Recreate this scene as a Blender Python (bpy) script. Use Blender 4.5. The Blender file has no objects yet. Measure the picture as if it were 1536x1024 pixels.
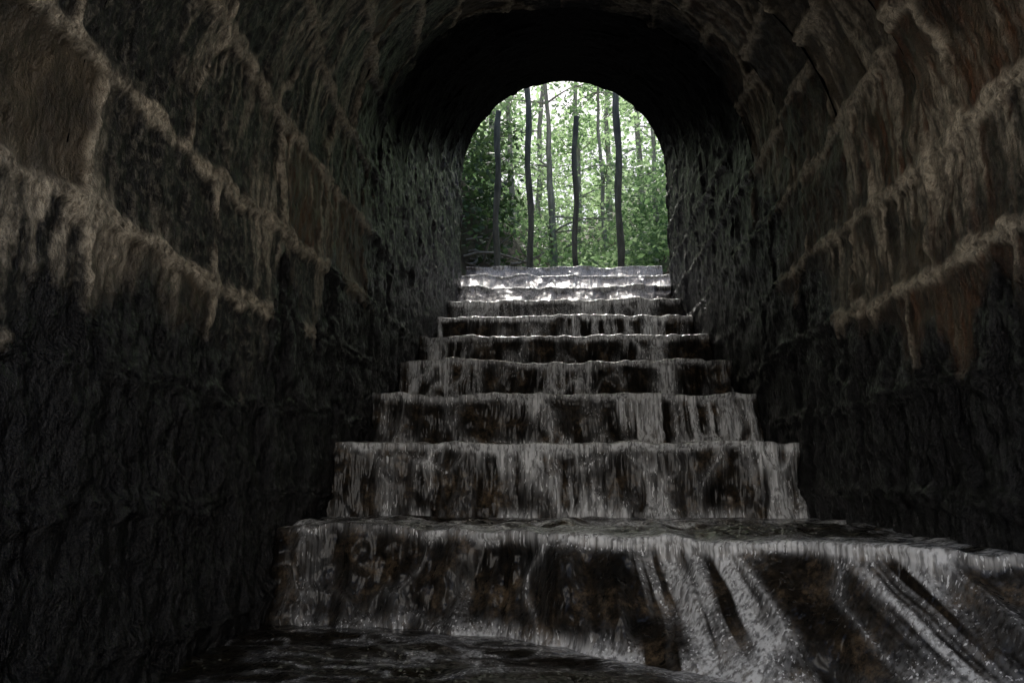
import bpy, math, numpy as np, random
from mathutils import Vector
rng=np.random.default_rng(7); random.seed(7)
scene=bpy.context.scene
# ---------------------------------------------------------------- noise
def _h(ix,iy,s):
    ix=np.asarray(ix).astype(np.int64); iy=np.asarray(iy).astype(np.int64)
    n=(ix*374761393+iy*668265263+s*1442695041)&0xffffffff
    n=((n^(n>>13))*1274126177)&0xffffffff
    n=((n^(n>>16))*2246822519)&0xffffffff
    return ((n^(n>>15))&0xffffff)/float(0xffffff)
def vn(x,y,s=0):
    x,y=np.broadcast_arrays(np.asarray(x,float),np.asarray(y,float))
    ix=np.floor(x); iy=np.floor(y); fx=x-ix; fy=y-iy
    fx=fx*fx*fx*(fx*(fx*6-15)+10); fy=fy*fy*fy*(fy*(fy*6-15)+10)
    a=_h(ix,iy,s);b=_h(ix+1,iy,s);c=_h(ix,iy+1,s);d=_h(ix+1,iy+1,s)
    return (a*(1-fx)+b*fx)*(1-fy)+(c*(1-fx)+d*fx)*fy
def fbm(x,y,s=0,o=4,g=.5):
    t=0;a=1;w=0
    for i in range(o):
        t=t+a*vn(x*2**i+17.3*i,y*2**i+5.1*i,s+i*31); w+=a; a*=g
    return t/w
def ridge(x,y,s,o=2,p=4):
    return np.clip(1-np.abs(2*fbm(x,y,s,o)-1)*1.6,0,1)**p
def ss(a,b,x):
    t=np.clip((x-a)/(b-a),0,1); return t*t*(3-2*t)
# ---------------------------------------------------------------- mesh helpers
def mesh_obj(name,verts,faces,mats,smooth=True,attrs=None,matidx=None,parent=None):
    me=bpy.data.meshes.new(name)
    verts=np.asarray(verts,dtype=np.float32); faces=np.ascontiguousarray(faces,dtype=np.int32)
    k=faces.shape[1]
    me.vertices.add(len(verts)); me.vertices.foreach_set('co',verts.ravel())
    me.loops.add(faces.size); me.loops.foreach_set('vertex_index',faces.ravel())
    me.polygons.add(len(faces)); me.polygons.foreach_set('loop_start',np.arange(len(faces),dtype=np.int32)*k)
    me.polygons.foreach_set('use_smooth',np.full(len(faces),smooth))
    for m in mats: me.materials.append(m)
    if matidx is not None: me.polygons.foreach_set('material_index',np.asarray(matidx,dtype=np.int32))
    if attrs:
        for an,av in attrs.items():
            a=me.color_attributes.new(an,'FLOAT_COLOR','POINT')
            c=np.ones((len(verts),4),dtype=np.float32); c[:,:av.shape[1]]=av
            a.data.foreach_set('color',c.ravel())
    me.update(calc_edges=True); me.validate()
    ob=bpy.data.objects.new(name,me); scene.collection.objects.link(ob)
    if parent: ob.parent=parent
    return ob
def grid_faces(nr,nc,off=0):
    i=np.arange(nr-1)[:,None]*nc+np.arange(nc-1)[None,:]+off
    i=i.ravel(); return np.stack([i,i+1,i+nc+1,i+nc],1)
# ---------------------------------------------------------------- material helper
class M:
    def __init__(s,name):
        s.m=bpy.data.materials.new(name); s.m.use_nodes=True; s.t=s.m.node_tree; s.t.nodes.clear()
        s.out=s.n('ShaderNodeOutputMaterial')
    def n(s,typ,**k):
        nd=s.t.nodes.new(typ)
        for a,b in k.items(): setattr(nd,a,b)
        return nd
    def l(s,a,b): s.t.links.new(a,b)
    def noise(s,vec,scale,detail=5,rough=.6):
        nd=s.n('ShaderNodeTexNoise'); nd.inputs['Scale'].default_value=scale; nd.inputs['Detail'].default_value=detail
        nd.inputs['Roughness'].default_value=rough; s.l(vec,nd.inputs['Vector']); return nd.outputs['Fac']
    def mp(s,vec,scale):
        nd=s.n('ShaderNodeMapping'); nd.inputs['Scale'].default_value=scale; s.l(vec,nd.inputs['Vector']); return nd.outputs[0]
    def ramp(s,fac,stops):
        r=s.n('ShaderNodeValToRGB'); e=r.color_ramp.elements
        while len(e)<len(stops): e.new(.5)
        for q,(p,c) in zip(e,stops):
            q.position=p; q.color=(c,c,c,1) if not hasattr(c,'__len__') else (*c,1)
        s.l(fac,r.inputs[0]); return r.outputs[0]
    def mix(s,f,a,b,bt='MIX'):
        nd=s.n('ShaderNodeMix',data_type='RGBA',blend_type=bt)
        for i,v in ((0,f),(6,a),(7,b)):
            if hasattr(v,'node'): s.l(v,nd.inputs[i])
            elif i==0: nd.inputs[0].default_value=v
            else: nd.inputs[i].default_value=(*v,1)
        return nd.outputs[2]
    def math(s,op,a,b=0.,c=None):
        nd=s.n('ShaderNodeMath',operation=op)
        for i,v in enumerate((a,b,c)):
            if v is None: continue
            if hasattr(v,'node'): s.l(v,nd.inputs[i])
            else: nd.inputs[i].default_value=v
        return nd.outputs[0]
    def bump(s,h,strength,dist):
        b=s.n('ShaderNodeBump'); b.inputs['Distance'].default_value=dist
        if hasattr(strength,'node'): s.l(strength,b.inputs['Strength'])
        else: b.inputs['Strength'].default_value=strength
        s.l(h,b.inputs['Height']); return b.outputs[0]
    def attr(s,name):
        a=s.n('ShaderNodeAttribute',attribute_name=name); return a
    def sep(s,c):
        q=s.n('ShaderNodeSeparateColor'); s.l(c,q.inputs[0]); return q.outputs
def princ(m,color,rough,normal=None,spec=.5):
    p=m.n('ShaderNodeBsdfPrincipled')
    for nm,v in (('Base Color',color),('Roughness',rough),('Specular IOR Level',spec)):
        if hasattr(v,'node'): m.l(v,p.inputs[nm])
        else: p.inputs[nm].default_value=(*v,1) if nm=='Base Color' else v
    if normal is not None: m.l(normal,p.inputs['Normal'])
    return p
def wall_mat():
    m=M('tunnel_masonry'); pos=m.n('ShaderNodeNewGeometry').outputs['Position']
    a=m.sep(m.attr('msk').outputs['Color']); h=m.sep(m.attr('cell').outputs['Color'])
    n1=m.noise(pos,7,6,.7); n2=m.noise(pos,42,5,.75)
    st=m.mp(pos,(20,20,2.2)); ns=m.noise(st,1.6,5,.7)
    stone=m.mix(m.ramp(n1,[(.36,0),(.62,1)]),(.015,.012,.008),(.115,.087,.053))
    rust=m.mix(m.ramp(ns,[(.45,0),(.66,1)]),stone,(.135,.052,.018))
    stone=m.mix(h[1],stone,rust)
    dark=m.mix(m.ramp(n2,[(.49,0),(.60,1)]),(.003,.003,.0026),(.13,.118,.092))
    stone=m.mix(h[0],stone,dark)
    pale=m.mix(m.ramp(n2,[(.34,0),(.56,1)]),(.14,.112,.078),(.68,.59,.45))
    mfac=m.math('MULTIPLY',a[0],m.ramp(n1,[(.25,.45),(.55,1)]))
    c=m.mix(mfac,stone,pale)
    dfac=m.math('MULTIPLY',a[2],m.ramp(ns,[(.36,.15),(.52,1.)]))
    c=m.mix(dfac,c,pale)
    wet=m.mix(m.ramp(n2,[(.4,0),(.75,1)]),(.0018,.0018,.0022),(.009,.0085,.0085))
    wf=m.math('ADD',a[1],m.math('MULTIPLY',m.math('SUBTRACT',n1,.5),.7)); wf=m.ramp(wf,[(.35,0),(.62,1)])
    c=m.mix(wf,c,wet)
    rough=m.math('MAXIMUM',m.ramp(wf,[(0,.42),(1,.14)]),m.math('MULTIPLY',h[2],.7))
    chip=m.noise(m.mp(pos,(22,22,12)),1.0,4,.55)
    hh=m.math('ADD',m.math('MULTIPLY',n1,.3),m.math('MULTIPLY',n2,.4)); hh=m.math('ADD',hh,m.math('MULTIPLY',chip,.7))
    b=m.bump(hh,1.,.042)
    spec=m.math('MULTIPLY',m.math('SUBTRACT',1.05,h[2]),.55)
    p=princ(m,c,rough,b,spec)
    m.l(p.outputs[0],m.out.inputs[0]); return m.m
def stone_mat(name='stair_stone'):
    m=M(name); pos=m.n('ShaderNodeNewGeometry').outputs['Position']
    n1=m.noise(pos,9,6,.65)
    c=m.ramp(n1,[(.3,(.018,.013,.009)),(.55,(.05,.036,.022)),(.75,(.12,.09,.06))])
    p=princ(m,c,.3,m.bump(n1,.8,.03)); m.l(p.outputs[0],m.out.inputs[0]); return m.m
def water_mat():
    m=M('stream_water'); pos=m.n('ShaderNodeNewGeometry').outputs['Position']
    a=m.sep(m.attr('foam').outputs['Color'])
    fine=m.noise(m.mp(pos,(95,95,4)),1.0,3,.55)
    rip=m.noise(m.mp(pos,(30,30,5)),1.0,2,.5)
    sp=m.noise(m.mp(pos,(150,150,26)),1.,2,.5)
    n1=m.noise(pos,10,6,.7); n2=m.noise(pos,44,5,.75)
    rock=m.ramp(n1,[(.38,(.004,.0033,.0025)),(.52,(.028,.020,.012)),(.66,(.15,.106,.064))])
    rock=m.mix(m.ramp(n2,[(.42,0),(.60,.9)]),rock,(.004,.0033,.0025))
    rock=m.mix(a[1],rock,(.012,.009,.005))
    f=m.math('MULTIPLY',a[0],m.ramp(fine,[(.38,.28),(.58,1.)]))
    painted_glint=m.math('MULTIPLY',m.ramp(sp,[(.61,0),(.66,1)]),m.ramp(a[0],[(.05,0),(.28,1.)]))  # white glints painted into the base colour in place of specular sparkle
    f=m.math('MINIMUM',m.math('ADD',f,painted_glint),1.)
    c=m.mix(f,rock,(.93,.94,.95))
    hb=m.math('ADD',rip,m.math('MULTIPLY',fine,.12))
    b=m.bump(hb,1.,.020); b2=m.bump(n1,.6,.012)
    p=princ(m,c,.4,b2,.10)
    p.inputs['Coat Weight'].default_value=1.; p.inputs['Coat Roughness'].default_value=.04; p.inputs['Coat IOR'].default_value=1.36
    m.l(b,p.inputs['Coat Normal'])
    m.l(p.outputs[0],m.out.inputs[0]); return m.m
def leaf_mat(name,c1,c2,trans=.5):
    m=M(name); a=m.sep(m.attr('lv').outputs['Color'])
    c=m.mix(a[0],c1,c2)
    d=princ(m,c,.4,None,.5)
    t=m.n('ShaderNodeBsdfTranslucent'); m.l(m.mix(1.,c,(1.3,1.42,1.05),'MULTIPLY'),t.inputs[0])
    x=m.n('ShaderNodeMixShader'); x.inputs[0].default_value=trans; m.l(d.outputs[0],x.inputs[1]); m.l(t.outputs[0],x.inputs[2])
    m.l(x.outputs[0],m.out.inputs[0]); return m.m
def bark_mat(name,c1,c2):
    m=M(name); pos=m.n('ShaderNodeNewGeometry').outputs['Position']
    n=m.noise(m.mp(pos,(18,18,4)),1.,5,.65)
    p=princ(m,m.mix(m.ramp(n,[(.3,0),(.7,1)]),c1,c2),.8,m.bump(n,.8,.02)); m.l(p.outputs[0],m.out.inputs[0]); return m.m
def earth_mat(name,stops,hi):
    m=M(name); pos=m.n('ShaderNodeNewGeometry').outputs['Position']
    n=m.noise(pos,2.5,8,.7); n2=m.noise(pos,20,5,.7)
    c=m.ramp(n,stops)
    c=m.mix(m.ramp(n2,[(.45,0),(.75,.7)]),c,hi)
    p=princ(m,c,.85,m.bump(n2,.8,.05)); m.l(p.outputs[0],m.out.inputs[0]); return m.m
WALL=wall_mat(); STONE=stone_mat(); WATER=water_mat()
EARTH=earth_mat('forest_earth',[(.35,(.03,.022,.013)),(.5,(.06,.05,.025)),(.62,(.05,.085,.03))],(.11,.09,.055))
BOUNCE=earth_mat('bounce_ground_pale',[(.35,(.66,.64,.60)),(.5,(.73,.71,.67)),(.65,(.77,.75,.72))],(.79,.78,.75))  # made-up pale ground colour, chosen to bounce sunlight into the tunnel
# ---------------------------------------------------------------- stairs geometry
R=.9; TR=.54; RI=.243; SK=.06; MOUTH=.78
def Dn(n): return 2.38+TR*n
def Zn(n): return -.135+RI*n - (.04 if n==0 else 0)
FLOOR=-.45; NMAX=9
def lipD(n,X):
    d=Dn(n)+SK*X+(fbm(X*3+n*7,n*3.1+X*0,5,3)-.5)*.09+(fbm(X*14+n*7,n*3.1+X*0,6,2)-.5)*.03
    if n==0: d=d-.25*ss(-.75,.25,X)-.62*ss(.2,.95,X)
    return d
def surface(Xs, thick, dense):
    rows=[];  foam=[]; pool=[]
    X=Xs; wet=(thick>0)
    def add(D,Z,f,pl=0.): rows.append((D+0*X,Z+0*X)); foam.append(np.clip(f+0*X,0,1)); pool.append(pl+0*X)
    zt=Zn(NMAX)
    for y in np.linspace(11,Dn(NMAX)+.05,60):
        r=(fbm(X*6,y*4+X*0,77,3)-.5)*.03
        add(y,zt+r+thick+ .02*(y-Dn(NMAX)),.30*ss(.45,.7,fbm(X*5,y*3+0*X,9)))
    for n in range(NMAX,-1,-1):
        L=lipD(n,X); zw=(fbm(X*5+n*3,X*0+n*9.3,21,3)-.5)*.045+(fbm(X*18+n*3,X*0+n*9.3,23,2)-.5)*.014; z=Zn(n)+zw
        zb=(Zn(n-1) if n>0 else FLOOR)
        H=z-zb
        near=(n<=2)
        nr=int((96 if n==0 else 58 if near else 28)*dense)
        lev={0:1.0,1:1.0,2:1.0,3:1.0,4:1.1,5:1.35,6:1.9,7:2.6,8:2.9,9:2.0}[n]
        amp=.022 if n==0 else .010
        lipn=fbm(X*9+n*13,X*0+n*4.7,33,3)
        lipw=.009+.018*fbm(X*6+n,X*0+n,35,2)
        slope=(.10+.26*ss(-.3,.6,X)) if n==0 else {5:.07,6:.12,7:.22,8:.26,9:.2}.get(n,.05)
        for t in np.linspace(0,1,nr):
            tt=t
            wx=X+(fbm(X*3.5,X*0+tt*1.6+n*5,41,3)-.5)*.10*tt
            if n==0: wx=wx-.14*tt*ss(-.2,.8,X)
            r1=fbm(wx*13+n*11,tt*.9+n*3.3+X*0,51,3)
            s1=fbm(wx*24+n*9,tt*.7+n*1.3+X*0,171,2); s2=fbm(wx*62+n*7,tt*.8+X*0+n,61,2)
            g1=ridge(wx*6+n*11,tt*.9+n*3.3+X*0,151,2,10)
            rr=fbm(X*7+n*2,tt*H*6+n+X*0,71,3)-.5
            out=.012+ slope*tt**1.15
            D=L-out-thick-rr*(.15 if n==0 else .06)*min(1,tt*4)-((r1-.5)*amp*1.6+(s1-.5)*.012+g1*.012)*wet-(s2-.5)*.004*wet
            Z=z-H*tt+thick*(1-tt)
            grp=ss(.40,.60,fbm(X*3.4+n*3.7,X*0+n*2.2+tt*.5,81,3))
            f=g1*1.0+ss(.50,.72,s1)*(.18+.75*grp)+ss(.52,.72,s2)*(.08+.35*grp)+ss(.56,.70,r1)*.5*grp
            f=f*(.25+.75*grp) if n<6 else f*(.45+.55*grp)+.20*(n-5)/2
            f=f*(.72+.35*tt)+.006
            f=f*lev
            dd=tt*H
            lip=np.exp(-((dd-.008)/lipw)**2)
            lipm=.45+1.4*ss(.36,.50,lipn)
            D=D-lip*lipm*.012*wet
            f=f+lip*lipm*min(1.3,lev+.3)
            base=np.exp(-(((1-tt)*H)/.028)**2)
            f=f+base*1.1*ss(.36,.54,fbm(X*14,X*0+n,91,2))
            if 3<=n<=8:
                c=.53+.026*(n-3)+ .02*(1-tt)
                f=f+np.exp(-((X-c)/(.038))**2)*1.8*(.35+s2)
            side=ss(-.9,-.8,X) if n<5 else ss(-.9,-.86,X)
            if n>=5: f=f*(1-.8*ss(.66,.76,X)*(n<8))
            f=f*(.15+.85*side)
            if n in(3,4): f=f*(1-.7*ss(.6,.8,X))
            if n==0: f=f*(.25+.75*ss(-.7,-.2,X))
            add(D,Z,f)
        if n>0:
            L2=lipD(n-1,X); zz=Zn(n-1)
            nt=int((64 if n==1 else 14)*dense)
            foot=rows[-1][0]
            z2=zz+(fbm(X*5+(n-1)*3,X*0+(n-1)*9.3,21,3)-.5)*.045+(fbm(X*18+(n-1)*3,X*0+(n-1)*9.3,23,2)-.5)*.014
            for q in np.linspace(.03,1,nt):
                D=foot*(1-q)+(L2)*q
                rip=(fbm(X*10,D*15+n,101,3)-.5)*(.052 if thick>0 else .01)
                Z=zz*(1-q)+z2*q+thick+rip*math.sin(math.pi*min(1,q))
                f=.95*math.exp(-(q/.16)**2)*ss(.35,.6,fbm(X*12,X*0+n,91,2))+1.4*ridge(X*7,D*16,111,3,2.5)*ss(.34,.48,fbm(X*4,D*5,112,2))
                if q>.85: f=f+(q-.85)/.15*.7*ss(.4,.6,lipn)
                if n>=5: f=f+.3
                add(D,Z,f)
        else:
            foot=rows[-1][0]
            for q in np.linspace(.01,1,int(150*dense))**1.3:
                D=foot*(1-q)+(.2)*q
                rip=(fbm(X*6,D*11,121,3)-.5)*(.042 if thick>0 else .02)*min(1,q*12)
                f=.9*np.exp(-((foot-D)/.06)**2)*ss(-.5,.3,X)*ss(.35,.6,fbm(X*10,D*6,131))+.7*ridge(X*6,D*16,141,3,7)*ss(.40,.56,fbm(X*3,D*4,142,2))
                add(D,FLOOR+thick+rip,f,.95)
            add(-1.2,FLOOR,.0,.95)
    D=np.array([r[0] for r in rows]); Z=np.array([r[1] for r in rows]); F=np.array(foam); Pl=np.array(pool)
    for k in range(1):
        D[1:-1]=.25*D[:-2]+.5*D[1:-1]+.25*D[2:]; Z[1:-1]=.25*Z[:-2]+.5*Z[1:-1]+.25*Z[2:]
    return D,Z,F,Pl
def build_surface(name,nx,thick,dense,mat):
    X=np.linspace(-.99,.99,nx)
    D,Z,F,Pl=surface(X,thick,dense)
    if thick==0: Z=Z-.035; D=D+.025
    V=np.stack([np.broadcast_to(X,D.shape),D,Z],-1).reshape(-1,3)
    return mesh_obj(name,V,grid_faces(*D.shape)[:,::-1],[mat],True,{'foam':np.stack([F.ravel(),Pl.ravel()],-1)})
build_surface('stone_stairs',200,0.,.5,STONE)
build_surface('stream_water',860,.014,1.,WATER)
# ---------------------------------------------------------------- tunnel
def spring(D): return 1.06+.43*(D-2.27)
bounds=np.array([-3.,-2.7,-2.4,-2.1,-1.8,-1.5,-1.2,-.92,-.62,-.34,-.06,.21,.49,.77,1.11,1.42,1.72,2.05,2.34,2.66,2.95,3.25,3.55,3.9,4.2,4.5,4.8,5.1,5.4,5.7,6.])
def masonry(u,v,side,sv):
    s=300 if side>0 else 0
    wu=u+(fbm(u*3.5,v*3.5,s+1,3)-.5)*.20; wv=v+(fbm(u*1.6,v*1.6,s+2,2)-.5)*.05+(fbm(u*9,v*9,s+22,3)-.5)*.035
    k=np.clip(np.searchsorted(bounds,wv)-1,0,len(bounds)-2)
    b0=bounds[k]; b1=bounds[k+1]
    dv=np.minimum(wv-b0,b1-wv)
    W=.50; uu=wu/W+_h(k,k*0,s+3)*1.0
    cu=np.floor(uu)
    du=np.minimum(uu-cu,1-(uu-cu))*W
    d=-np.log(np.exp(-dv*60)+np.exp(-(du*1.5+.010)*60))/60
    nz=(fbm(u*18,v*18,s+5,3)-.5)
    mort=1-ss(.008,.030,d+nz*.045)
    groove=np.exp(-((dv-.0)/.005)**2)*(du>.02)
    cell=_h(cu,k,s+6); cell2=_h(cu,k,s+8)
    wob=(fbm(u*5,v*5,s+19,2)-.5)*.08
    uw=u+wob
    n=fbm(uw*30,v*1.8,s+9,3); below=(b1-wv)
    drip=ss(.51,.58,n)*np.exp(-below/(.06+.26*_h(np.floor(uw*30),k,s+10)))
    n2=fbm(uw*20+3,v*2.6,s+11,4); drip=np.maximum(drip,ss(.58,.65,n2)*.75)
    drip=drip*ss(.36,.56,fbm(u*2.6,v*2.6,s+12,3))
    zb=np.interp(u,[.4,1.2,2.33,3.8,6.2],[.0,.20,.49,1.05,2.0])
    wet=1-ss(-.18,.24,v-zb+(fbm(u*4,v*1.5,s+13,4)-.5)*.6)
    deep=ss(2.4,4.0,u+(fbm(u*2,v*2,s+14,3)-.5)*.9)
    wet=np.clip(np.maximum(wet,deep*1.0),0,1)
    wet=np.maximum(wet,.44*ss(.30,.95,v-sv))  # same mask reused to darken the vault towards the crown
    dv2=ss(2.2,3.6,u)*ss(-.25,.35,v-sv) + (.75*ss(2.6,3.2,u) if side>0 else 0)*(1-ss(-.25,.35,v-sv))*.5
    disp=mort*.012*(1-.7*groove)+(fbm(u*6,v*6,s+15,4)-.5)*.026*(1-mort*.6)+(fbm(u*24,v*20,s+16,4)-.5)*.016+(cell2-.5)*.010*(1-mort)+drip*.003
    disp=disp+wet*(fbm(uw*13,v*8,s+17,4)-.5)*.040*(1-dv2*.6)
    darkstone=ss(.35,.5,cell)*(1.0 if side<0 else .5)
    return disp,np.stack([mort,wet,drip*(1-.8*wet)],-1),np.stack([darkstone,ss(.4,.6,cell2),np.clip(dv2,0,1)],-1)
edges=[MOUTH]+[e for e in [Dn(0)+TR*i-.11-TR*6 for i in range(14)] if e>MOUTH+.15 and e<5.9]+[6.13]
parts_V=[];parts_F=[];pm=[];pc=[];off=0
NE=len(edges)-1
for i in range(NE):
    a,b=edges[i],edges[i+1]; mid=.5*(a+b)
    res=.0085 if mid<3.2 else .014
    nu=max(3,int((b-a)/res))+1
    us=np.linspace(a-(.012 if i else 0),b,nu)
    fl=np.where(us>1.2,np.maximum(-.75,-.75+.45*(us-2.1)),-.75)
    smid=spring(mid); nw=int((smid-float(fl.mean()))/res)+1; q=np.linspace(0,1,nw,endpoint=False)
    na=int(math.pi/2*R/res)+1; th=np.linspace(0,math.pi/2,na)
    px=np.concatenate([np.full(nw,R),R*np.cos(th)])
    nxn=np.concatenate([np.full(nw,-1.),-np.cos(th)]); nzn=np.concatenate([np.zeros(nw),-np.sin(th)])
    for side in (-1,1):
        stepped=np.full(nu,smid); lin=spring(us)
        smooth_left=(side<0 and mid<3.5)
        wth=ss(.9,1.5,th) if smooth_left else np.ones(na)
        base=lin if smooth_left else stepped
        sth=lin[:,None]*(1-wth)[None,:]+stepped[:,None]*wth[None,:]
        Zw=fl[:,None]+(base-fl)[:,None]*q[None,:]
        Za=sth+R*np.sin(th)[None,:]; Va=base[:,None]+R*th[None,:]
        PZ=np.concatenate([Zw,Za],1); Vv=np.concatenate([Zw,Va],1)
        U=np.broadcast_to(us[:,None],Vv.shape)
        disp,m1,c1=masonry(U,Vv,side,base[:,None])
        fade=1-ss(R*1.25,R*1.5,Vv-base[:,None])
        disp=disp*fade
        X=side*(px[None,:]+nxn[None,:]*disp); Z=PZ+nzn[None,:]*disp
        P=np.stack([X,U,Z],-1).reshape(-1,3)
        f=grid_faces(nu,Vv.shape[1],off)
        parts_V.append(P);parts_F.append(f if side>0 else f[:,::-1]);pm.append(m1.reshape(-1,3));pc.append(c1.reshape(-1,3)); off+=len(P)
        if i<NE-1:
            s2=spring(.5*(edges[i+1]+edges[i+2])); thb=np.linspace(0,math.pi/2,60)
            wb=ss(.9,1.5,thb) if smooth_left else np.ones(60)
            lb=spring(b); slo=lb*(1-wb)+smid*wb; shi=lb*(1-wb)+s2*wb if (side<0 and .5*(edges[i+1]+edges[i+2])<3.5) else np.full(60,s2)
            lo=np.stack([side*R*np.cos(thb)*1.0,np.full(60,b+.002),slo+R*np.sin(thb)*1.0],-1); hi=np.stack([side*R*np.cos(thb)*1.04,np.full(60,b+.002),shi+R*np.sin(thb)*1.04],-1)
            P=np.concatenate([lo,hi]); parts_V.append(P); parts_F.append(grid_faces(2,60,off)); off+=120
            mm=np.zeros((120,3)); mm[:,1]=1; pm.append(mm); cc=np.zeros((120,3)); cc[:,2]=1; pc.append(cc)
RB=R+.14; yy=np.linspace(MOUTH,6.13,24); cr=[]  # unseen backing shell added to block light leaking between the rings
for y in yy:
    s=spring(y)+.02; row=[(RB,y,z) for z in np.linspace(-1.,s,8)]+[(RB*math.cos(t),y,s+.12+(RB)*math.sin(t)) for t in np.linspace(.02,math.pi-.02,40)]+[(-RB,y,z) for z in np.linspace(s,-1.,8)]
    cr.append(row)
cr=np.array(cr); P=cr.reshape(-1,3); parts_V.append(P); parts_F.append(grid_faces(cr.shape[0],cr.shape[1],off)); mm=np.zeros((len(P),3)); mm[:,1]=1; pm.append(mm); pc.append(np.zeros((len(P),3)))
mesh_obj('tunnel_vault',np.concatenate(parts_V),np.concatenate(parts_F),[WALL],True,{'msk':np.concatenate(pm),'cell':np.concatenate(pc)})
def headwall(name,y,s,fl,sgn):
    th=np.linspace(0,math.pi,81); inn=[(R*math.cos(t),s+R*math.sin(t)) for t in th]; 
    inn=[(R,z) for z in np.linspace(fl,s,20)]+inn+[(-R,z) for z in np.linspace(s,fl,20)]
    out=[(6,z) for z in np.linspace(fl,s,20)]+[(6*math.cos(t),s+1.6*math.sin(t)) for t in th]+[(-6,z) for z in np.linspace(s,fl,20)]
    n=len(inn); K=9; V=[]
    for k in range(K):
        q=k/(K-1)
        for p,o in zip(inn,out): 
            x=p[0]*(1-q)+o[0]*q; z=p[1]*(1-q)+o[1]*q
            V.append((x,y+sgn*(.05+.03*float(vn(x*3,z*3,5)))*(1 if k else 0),z))
    V=np.array(V); m1=np.zeros((len(V),3)); m1[:,1]=.4
    mesh_obj(name,V,grid_faces(K,n),[WALL],True,{'msk':m1,'cell':np.zeros((len(V),3))})
headwall('portal_wall',6.132,spring(5.87),.9,1)
headwall('portal_wall',MOUTH-.002,spring(MOUTH+.2),-.75,-1)
# ---------------------------------------------------------------- ground
def upper_h(x,y):
    ax=np.abs(x)
    h=np.where(y<7.35,1.45,1.98)
    h=h+ss(.95,1.5,ax)*.55+ss(1.2,5.5,ax)*2.4+ss(-1.,-2.2,x)*.5*ss(7.2,9,y)
    h=h+np.clip(y-8.6,0,40)*.36
    h=h+np.clip(y-8.0,0,1.5)*.5*ss(.1,-1.0,x)
    h=h+(fbm(x*.9+50,y*.9,3,5)-.5)*.6*ss(7.6,9.5,y+ax*.6)+(fbm(x*5,y*5,4,3)-.5)*.10*ss(.9,1.2,ax+ss(7.5,9,y))
    return h
gx=np.sinh(np.linspace(-5.3,5.3,260)); gy=6.14+np.sinh(np.linspace(0,5.2,240))*.9
GX,GY=np.meshgrid(gx,gy,indexing='xy'); GZ=upper_h(GX,GY)
mesh_obj('ground',np.stack([GX,GY,GZ],-1).reshape(-1,3),grid_faces(*GX.shape),[EARTH])
hx=np.sinh(np.linspace(-5.3,5.3,160)); hy=np.linspace(MOUTH-.05,6.2,60)
HX,HY=np.meshgrid(hx,hy,indexing='xy'); HZ=spring(HY)+1.2+(fbm(HX*.8,HY*.8,8,4)-.5)*.2+ss(3,8,np.abs(HX))*.6
mesh_obj('hillside',np.stack([HX,HY,HZ],-1).reshape(-1,3),grid_faces(*HX.shape),[EARTH])
ly=MOUTH-np.sinh(np.linspace(0,5.2,120))*.9
LX,LY=np.meshgrid(hx,ly,indexing='xy'); LZ=-.52+(fbm(LX*.8,LY*.8,9,4)-.5)*.1+ss(1.2,4.5,np.abs(LX))*1.5+np.clip((-.7-LY)*.95,0,5.2)
mesh_obj('bounce_slope',np.stack([LX,LY,LZ],-1).reshape(-1,3),grid_faces(*LX.shape)[:,::-1],[BOUNCE])  # unseen pale slope added behind the camera as a sunlight reflector
# ---------------------------------------------------------------- vegetation
def leaves(centers,spread,count,size,flat=.6,br=None):
    n=len(centers); idx=rng.integers(0,n,count); c=centers[idx]
    p=c+rng.normal(0,1,(count,3))*spread*np.array([1,1,flat])
    a=rng.normal(0,1,(count,3)); a[:,2]=a[:,2]*.5-.35; a/=np.linalg.norm(a,axis=1)[:,None]
    b=np.cross(a,rng.normal(0,1,(count,3))+np.array([0,0,1.2])); b/=np.linalg.norm(b,axis=1)[:,None]
    nn=np.cross(a,b)
    L=(size*rng.uniform(.6,1.4,count))[:,None]; w=L*rng.uniform(.22,.36,(count,1))
    v0=p; v1=p+a*L*.5+b*w+nn*L*.06; v2=p+a*L; v3=p+a*L*.5-b*w+nn*L*.06
    V=np.stack([v0,v1,v2,v3],1).reshape(-1,3)
    F=np.arange(count*4).reshape(-1,4)
    t=np.clip(.5*rng.random(count)+.5*_h(idx,idx*0,3),0,1)
    return V,F,np.repeat(t,4)[:,None]
def tube(pts,rad,ns=8):
    pts=np.array(pts,float); V=[];
    for i,p in enumerate(pts):
        d=pts[min(i+1,len(pts)-1)]-pts[max(i-1,0)]; d/=np.linalg.norm(d)+1e-9
        u=np.cross(d,[.3,.9,.1]); u/=np.linalg.norm(u); w=np.cross(d,u)
        for k in range(ns):
            a=2*math.pi*k/ns; rr=rad[i]*(1+.08*math.sin(3*a+i))
            V.append(p+(u*math.cos(a)+w*math.sin(a))*rr)
    F=[]
    for i in range(len(pts)-1):
        for k in range(ns):
            F.append((i*ns+k,i*ns+(k+1)%ns,(i+1)*ns+(k+1)%ns,(i+1)*ns+k))
    return np.array(V),np.array(F)
BARK=bark_mat('bark_grey',(.20,.19,.16),(.48,.46,.40)); BARK2=bark_mat('bark_dark',(.06,.055,.045),(.18,.16,.13))
LEAF=leaf_mat('leaf_green',(.10,.18,.09),(.30,.42,.25)); LEAFL=leaf_mat('leaf_light',(.24,.34,.22),(.52,.63,.45),.6); LEAFD=leaf_mat('leaf_dark',(.03,.055,.028),(.11,.17,.08),.35)  # greens paled and desaturated so mist is painted into the leaf colour
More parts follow.
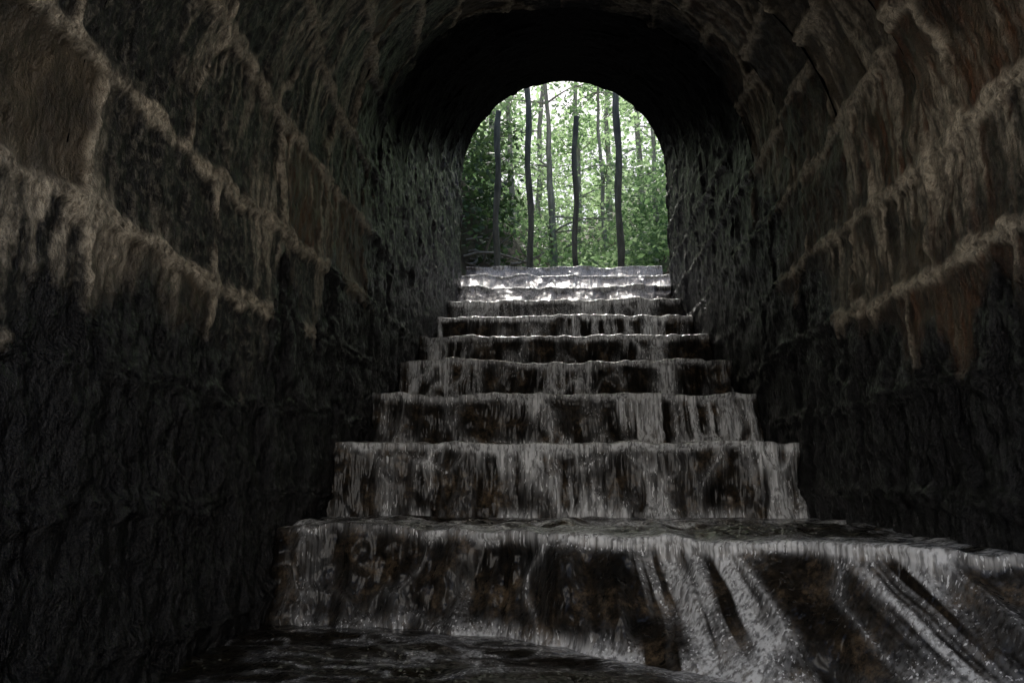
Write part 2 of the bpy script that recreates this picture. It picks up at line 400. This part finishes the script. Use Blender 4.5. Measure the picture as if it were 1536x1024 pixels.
def tree(name,x,y,h,r,nleaf,lm,bm,lsize,cl0=.12,spread=1.1,lean=0):
    z0=float(upper_h(np.array(x),np.array(y)))-.1
    Vs=[];Fs=[];Ms=[];A=[];off=0
    def addp(V,F,m,a=None):
        nonlocal off
        Vs.append(V);Fs.append(F+off);Ms.append(np.full(len(F),m)); A.append(a if a is not None else np.zeros((len(V),1))); off+=len(V)
    N=16; pts=[];px,py=x,y
    for i in range(N):
        t=i/(N-1); pts.append((px+lean*t*h,py,z0+h*t)); px+=random.uniform(-.05,.05)*h*.1; py+=random.uniform(-.05,.05)*h*.1
    rad=[r*(1-.75*i/(N-1))*(1.35 if i==0 else 1) for i in range(N)]
    addp(*tube(pts,rad),0)
    cents=[]
    for b in range(16):
        t=random.uniform(cl0,1); i=min(N-2,int(t*(N-1))); p=np.array(pts[i])
        a=random.uniform(0,6.28); L=spread*random.uniform(.5,1.2)*(1.15-.5*t)
        q=[p]; d=np.array([math.cos(a),math.sin(a),random.uniform(-.1,.6)])
        for k in range(6):
            d=d+np.array([random.uniform(-.25,.25),random.uniform(-.25,.25),random.uniform(-.25,.12)]); q.append(q[-1]+d/np.linalg.norm(d)*L/6)
        addp(*tube(q,[r*.28*(1-.13*k) for k in range(7)],5),0)
        for k in (2,3,4,5,6): cents.append(q[k]+np.array([random.uniform(-.2,.2) for _ in range(3)]))
    V,F,t=leaves(np.array(cents),.18,nleaf,lsize); addp(V,F,1,t)
    mesh_obj(name,np.concatenate(Vs),np.concatenate(Fs),[bm,lm],False,{'lv':np.concatenate(A)},np.concatenate(Ms))
specs=[(-.12,11.5,4.3,.075,BARK,LEAFL),(-1.55,10.6,3.8,.04,BARK2,LEAF),(1.45,11.2,4.3,.05,BARK,LEAFL),(-.9,13,5.8,.06,BARK,LEAFL),(.8,13.5,5.8,.05,BARK,LEAF),
(2.3,13,6.5,.10,BARK,LEAF),(-2.6,12.5,6.5,.10,BARK,LEAFL),(.35,15.5,8,.07,BARK,LEAFL),(-1.8,16,8,.09,BARK,LEAF),(1.9,16.5,8,.08,BARK,LEAFL),(-3.6,15,8,.13,BARK2,LEAF),(3.8,15.5,9,.14,BARK2,LEAF),(1.2,18.5,9,.09,BARK,LEAFL),(-.7,19,9,.09,BARK,LEAFL)]
for (x,y,h,r,bm,lm) in specs:
    tree('forest_tree',x,y,h,r,1800 if y>12 else 1300,lm,bm,.08 if y<14 else .11,lean=random.uniform(-.07,.07))
C=np.stack([rng.uniform(-12,12,420),rng.uniform(21,30,420),rng.uniform(0,1,420)],-1); C[:,2]=upper_h(C[:,0],C[:,1])+C[:,2]**1.2*5.5
V,F,t=leaves(C,.5,16000,.24,.8); mesh_obj('distant_woodland',V,F,[LEAFL],False,{'lv':t})
C=np.stack([rng.uniform(-5,5,1300),rng.uniform(8.3,19,1300),np.zeros(1300)],-1)
keep=~((np.abs(C[:,0])<.9)&(C[:,1]<8.8)); C=C[keep]; C[:,2]=upper_h(C[:,0],C[:,1])+rng.uniform(.0,.45,len(C))
V,F,t=leaves(C,.16,26000,.085,.8); mesh_obj('undergrowth',V,F,[LEAF],False,{'lv':t})
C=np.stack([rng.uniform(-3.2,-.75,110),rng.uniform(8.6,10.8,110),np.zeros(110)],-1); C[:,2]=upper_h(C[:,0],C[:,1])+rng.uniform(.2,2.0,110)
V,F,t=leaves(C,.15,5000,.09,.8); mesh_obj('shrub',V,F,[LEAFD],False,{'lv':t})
C=np.stack([rng.uniform(.9,3.0,90),rng.uniform(8.8,11,90),np.zeros(90)],-1); C[:,2]=upper_h(C[:,0],C[:,1])+rng.uniform(.1,1.6,90)
V,F,t=leaves(C,.17,4000,.08,.8); mesh_obj('shrub',V,F,[LEAF],False,{'lv':t})
C=np.stack([rng.uniform(.2,1.8,60),rng.uniform(9.2,11.5,60),np.zeros(60)],-1); C[:,2]=upper_h(C[:,0],C[:,1])+rng.uniform(.05,.5,60)
V,F,t=leaves(C,.15,3500,.075,.8); mesh_obj('fern_patch',V,F,[LEAFL],False,{'lv':t})
BV=[];BF=[];o=0
for i in range(26):
    x=rng.uniform(-1.5,-.6); y=rng.uniform(7.9,9.2); z=float(upper_h(np.array(x),np.array(y)))+.05
    a=rng.uniform(0,6.28); L=rng.uniform(.3,.8); d=np.array([math.cos(a),math.sin(a)*.5,rng.uniform(-.2,.5)])
    q=[np.array([x,y,z])]
    for k in range(5): d=d+rng.normal(0,.2,3); q.append(q[-1]+d*L/5)
    V,F=tube(q,[.022,.02,.017,.014,.01,.006],6); BV.append(V);BF.append(F+o);o+=len(V)
mesh_obj('fallen_branches',np.concatenate(BV),np.concatenate(BF),[BARK])
POST=bark_mat('weathered_post',(.07,.077,.068),(.25,.27,.235))
for x,w,hh in ((-.735,.034,.21),(-.35,.034,.24),(.12,.030,.20),(.60,.038,.23)):
    pts=[(x+.014*math.sin(k*1.3+x*9)+.004*k*math.sin(x*5),7.62,1.9+k*hh) for k in range(11)]
    V,F=tube(pts,[w*(1+.10*math.sin(k*2.1+x*5)) for k in range(11)],10)
    mesh_obj('fence_post',V,F,[POST])
# ---------------------------------------------------------------- light
w=bpy.data.worlds.new('World'); scene.world=w; w.use_nodes=True; nt=w.node_tree
sky=nt.nodes.new('ShaderNodeTexSky'); sky.sky_type='NISHITA'; sky.sun_disc=False
EL,AZ=math.radians(54),math.radians(-4)
sky.sun_elevation=EL; sky.sun_rotation=AZ; sky.air_density=1.0; sky.dust_density=4.0
bg=nt.nodes['Background']; nt.links.new(sky.outputs[0],bg.inputs[0]); bg.inputs[1].default_value=.15
sd=Vector((math.sin(AZ)*math.cos(EL),math.cos(AZ)*math.cos(EL),math.sin(EL)))
L=bpy.data.lights.new('sun','SUN'); L.energy=5; L.angle=math.radians(5); L.color=(1,.97,.92)
lo=bpy.data.objects.new('sun',L); scene.collection.objects.link(lo); lo.rotation_euler=sd.to_track_quat('Z','Y').to_euler()
# ---------------------------------------------------------------- camera
cam=bpy.data.cameras.new('camera'); co=bpy.data.objects.new('camera',cam); scene.collection.objects.link(co)
cam.sensor_width=36; cam.lens=25.8; cam.clip_end=1000; cam.clip_start=.02
co.location=(0,0,0); co.rotation_euler=(math.radians(90+10.2),0,math.radians(4.2))
scene.camera=co
scene.view_settings.view_transform='Standard'
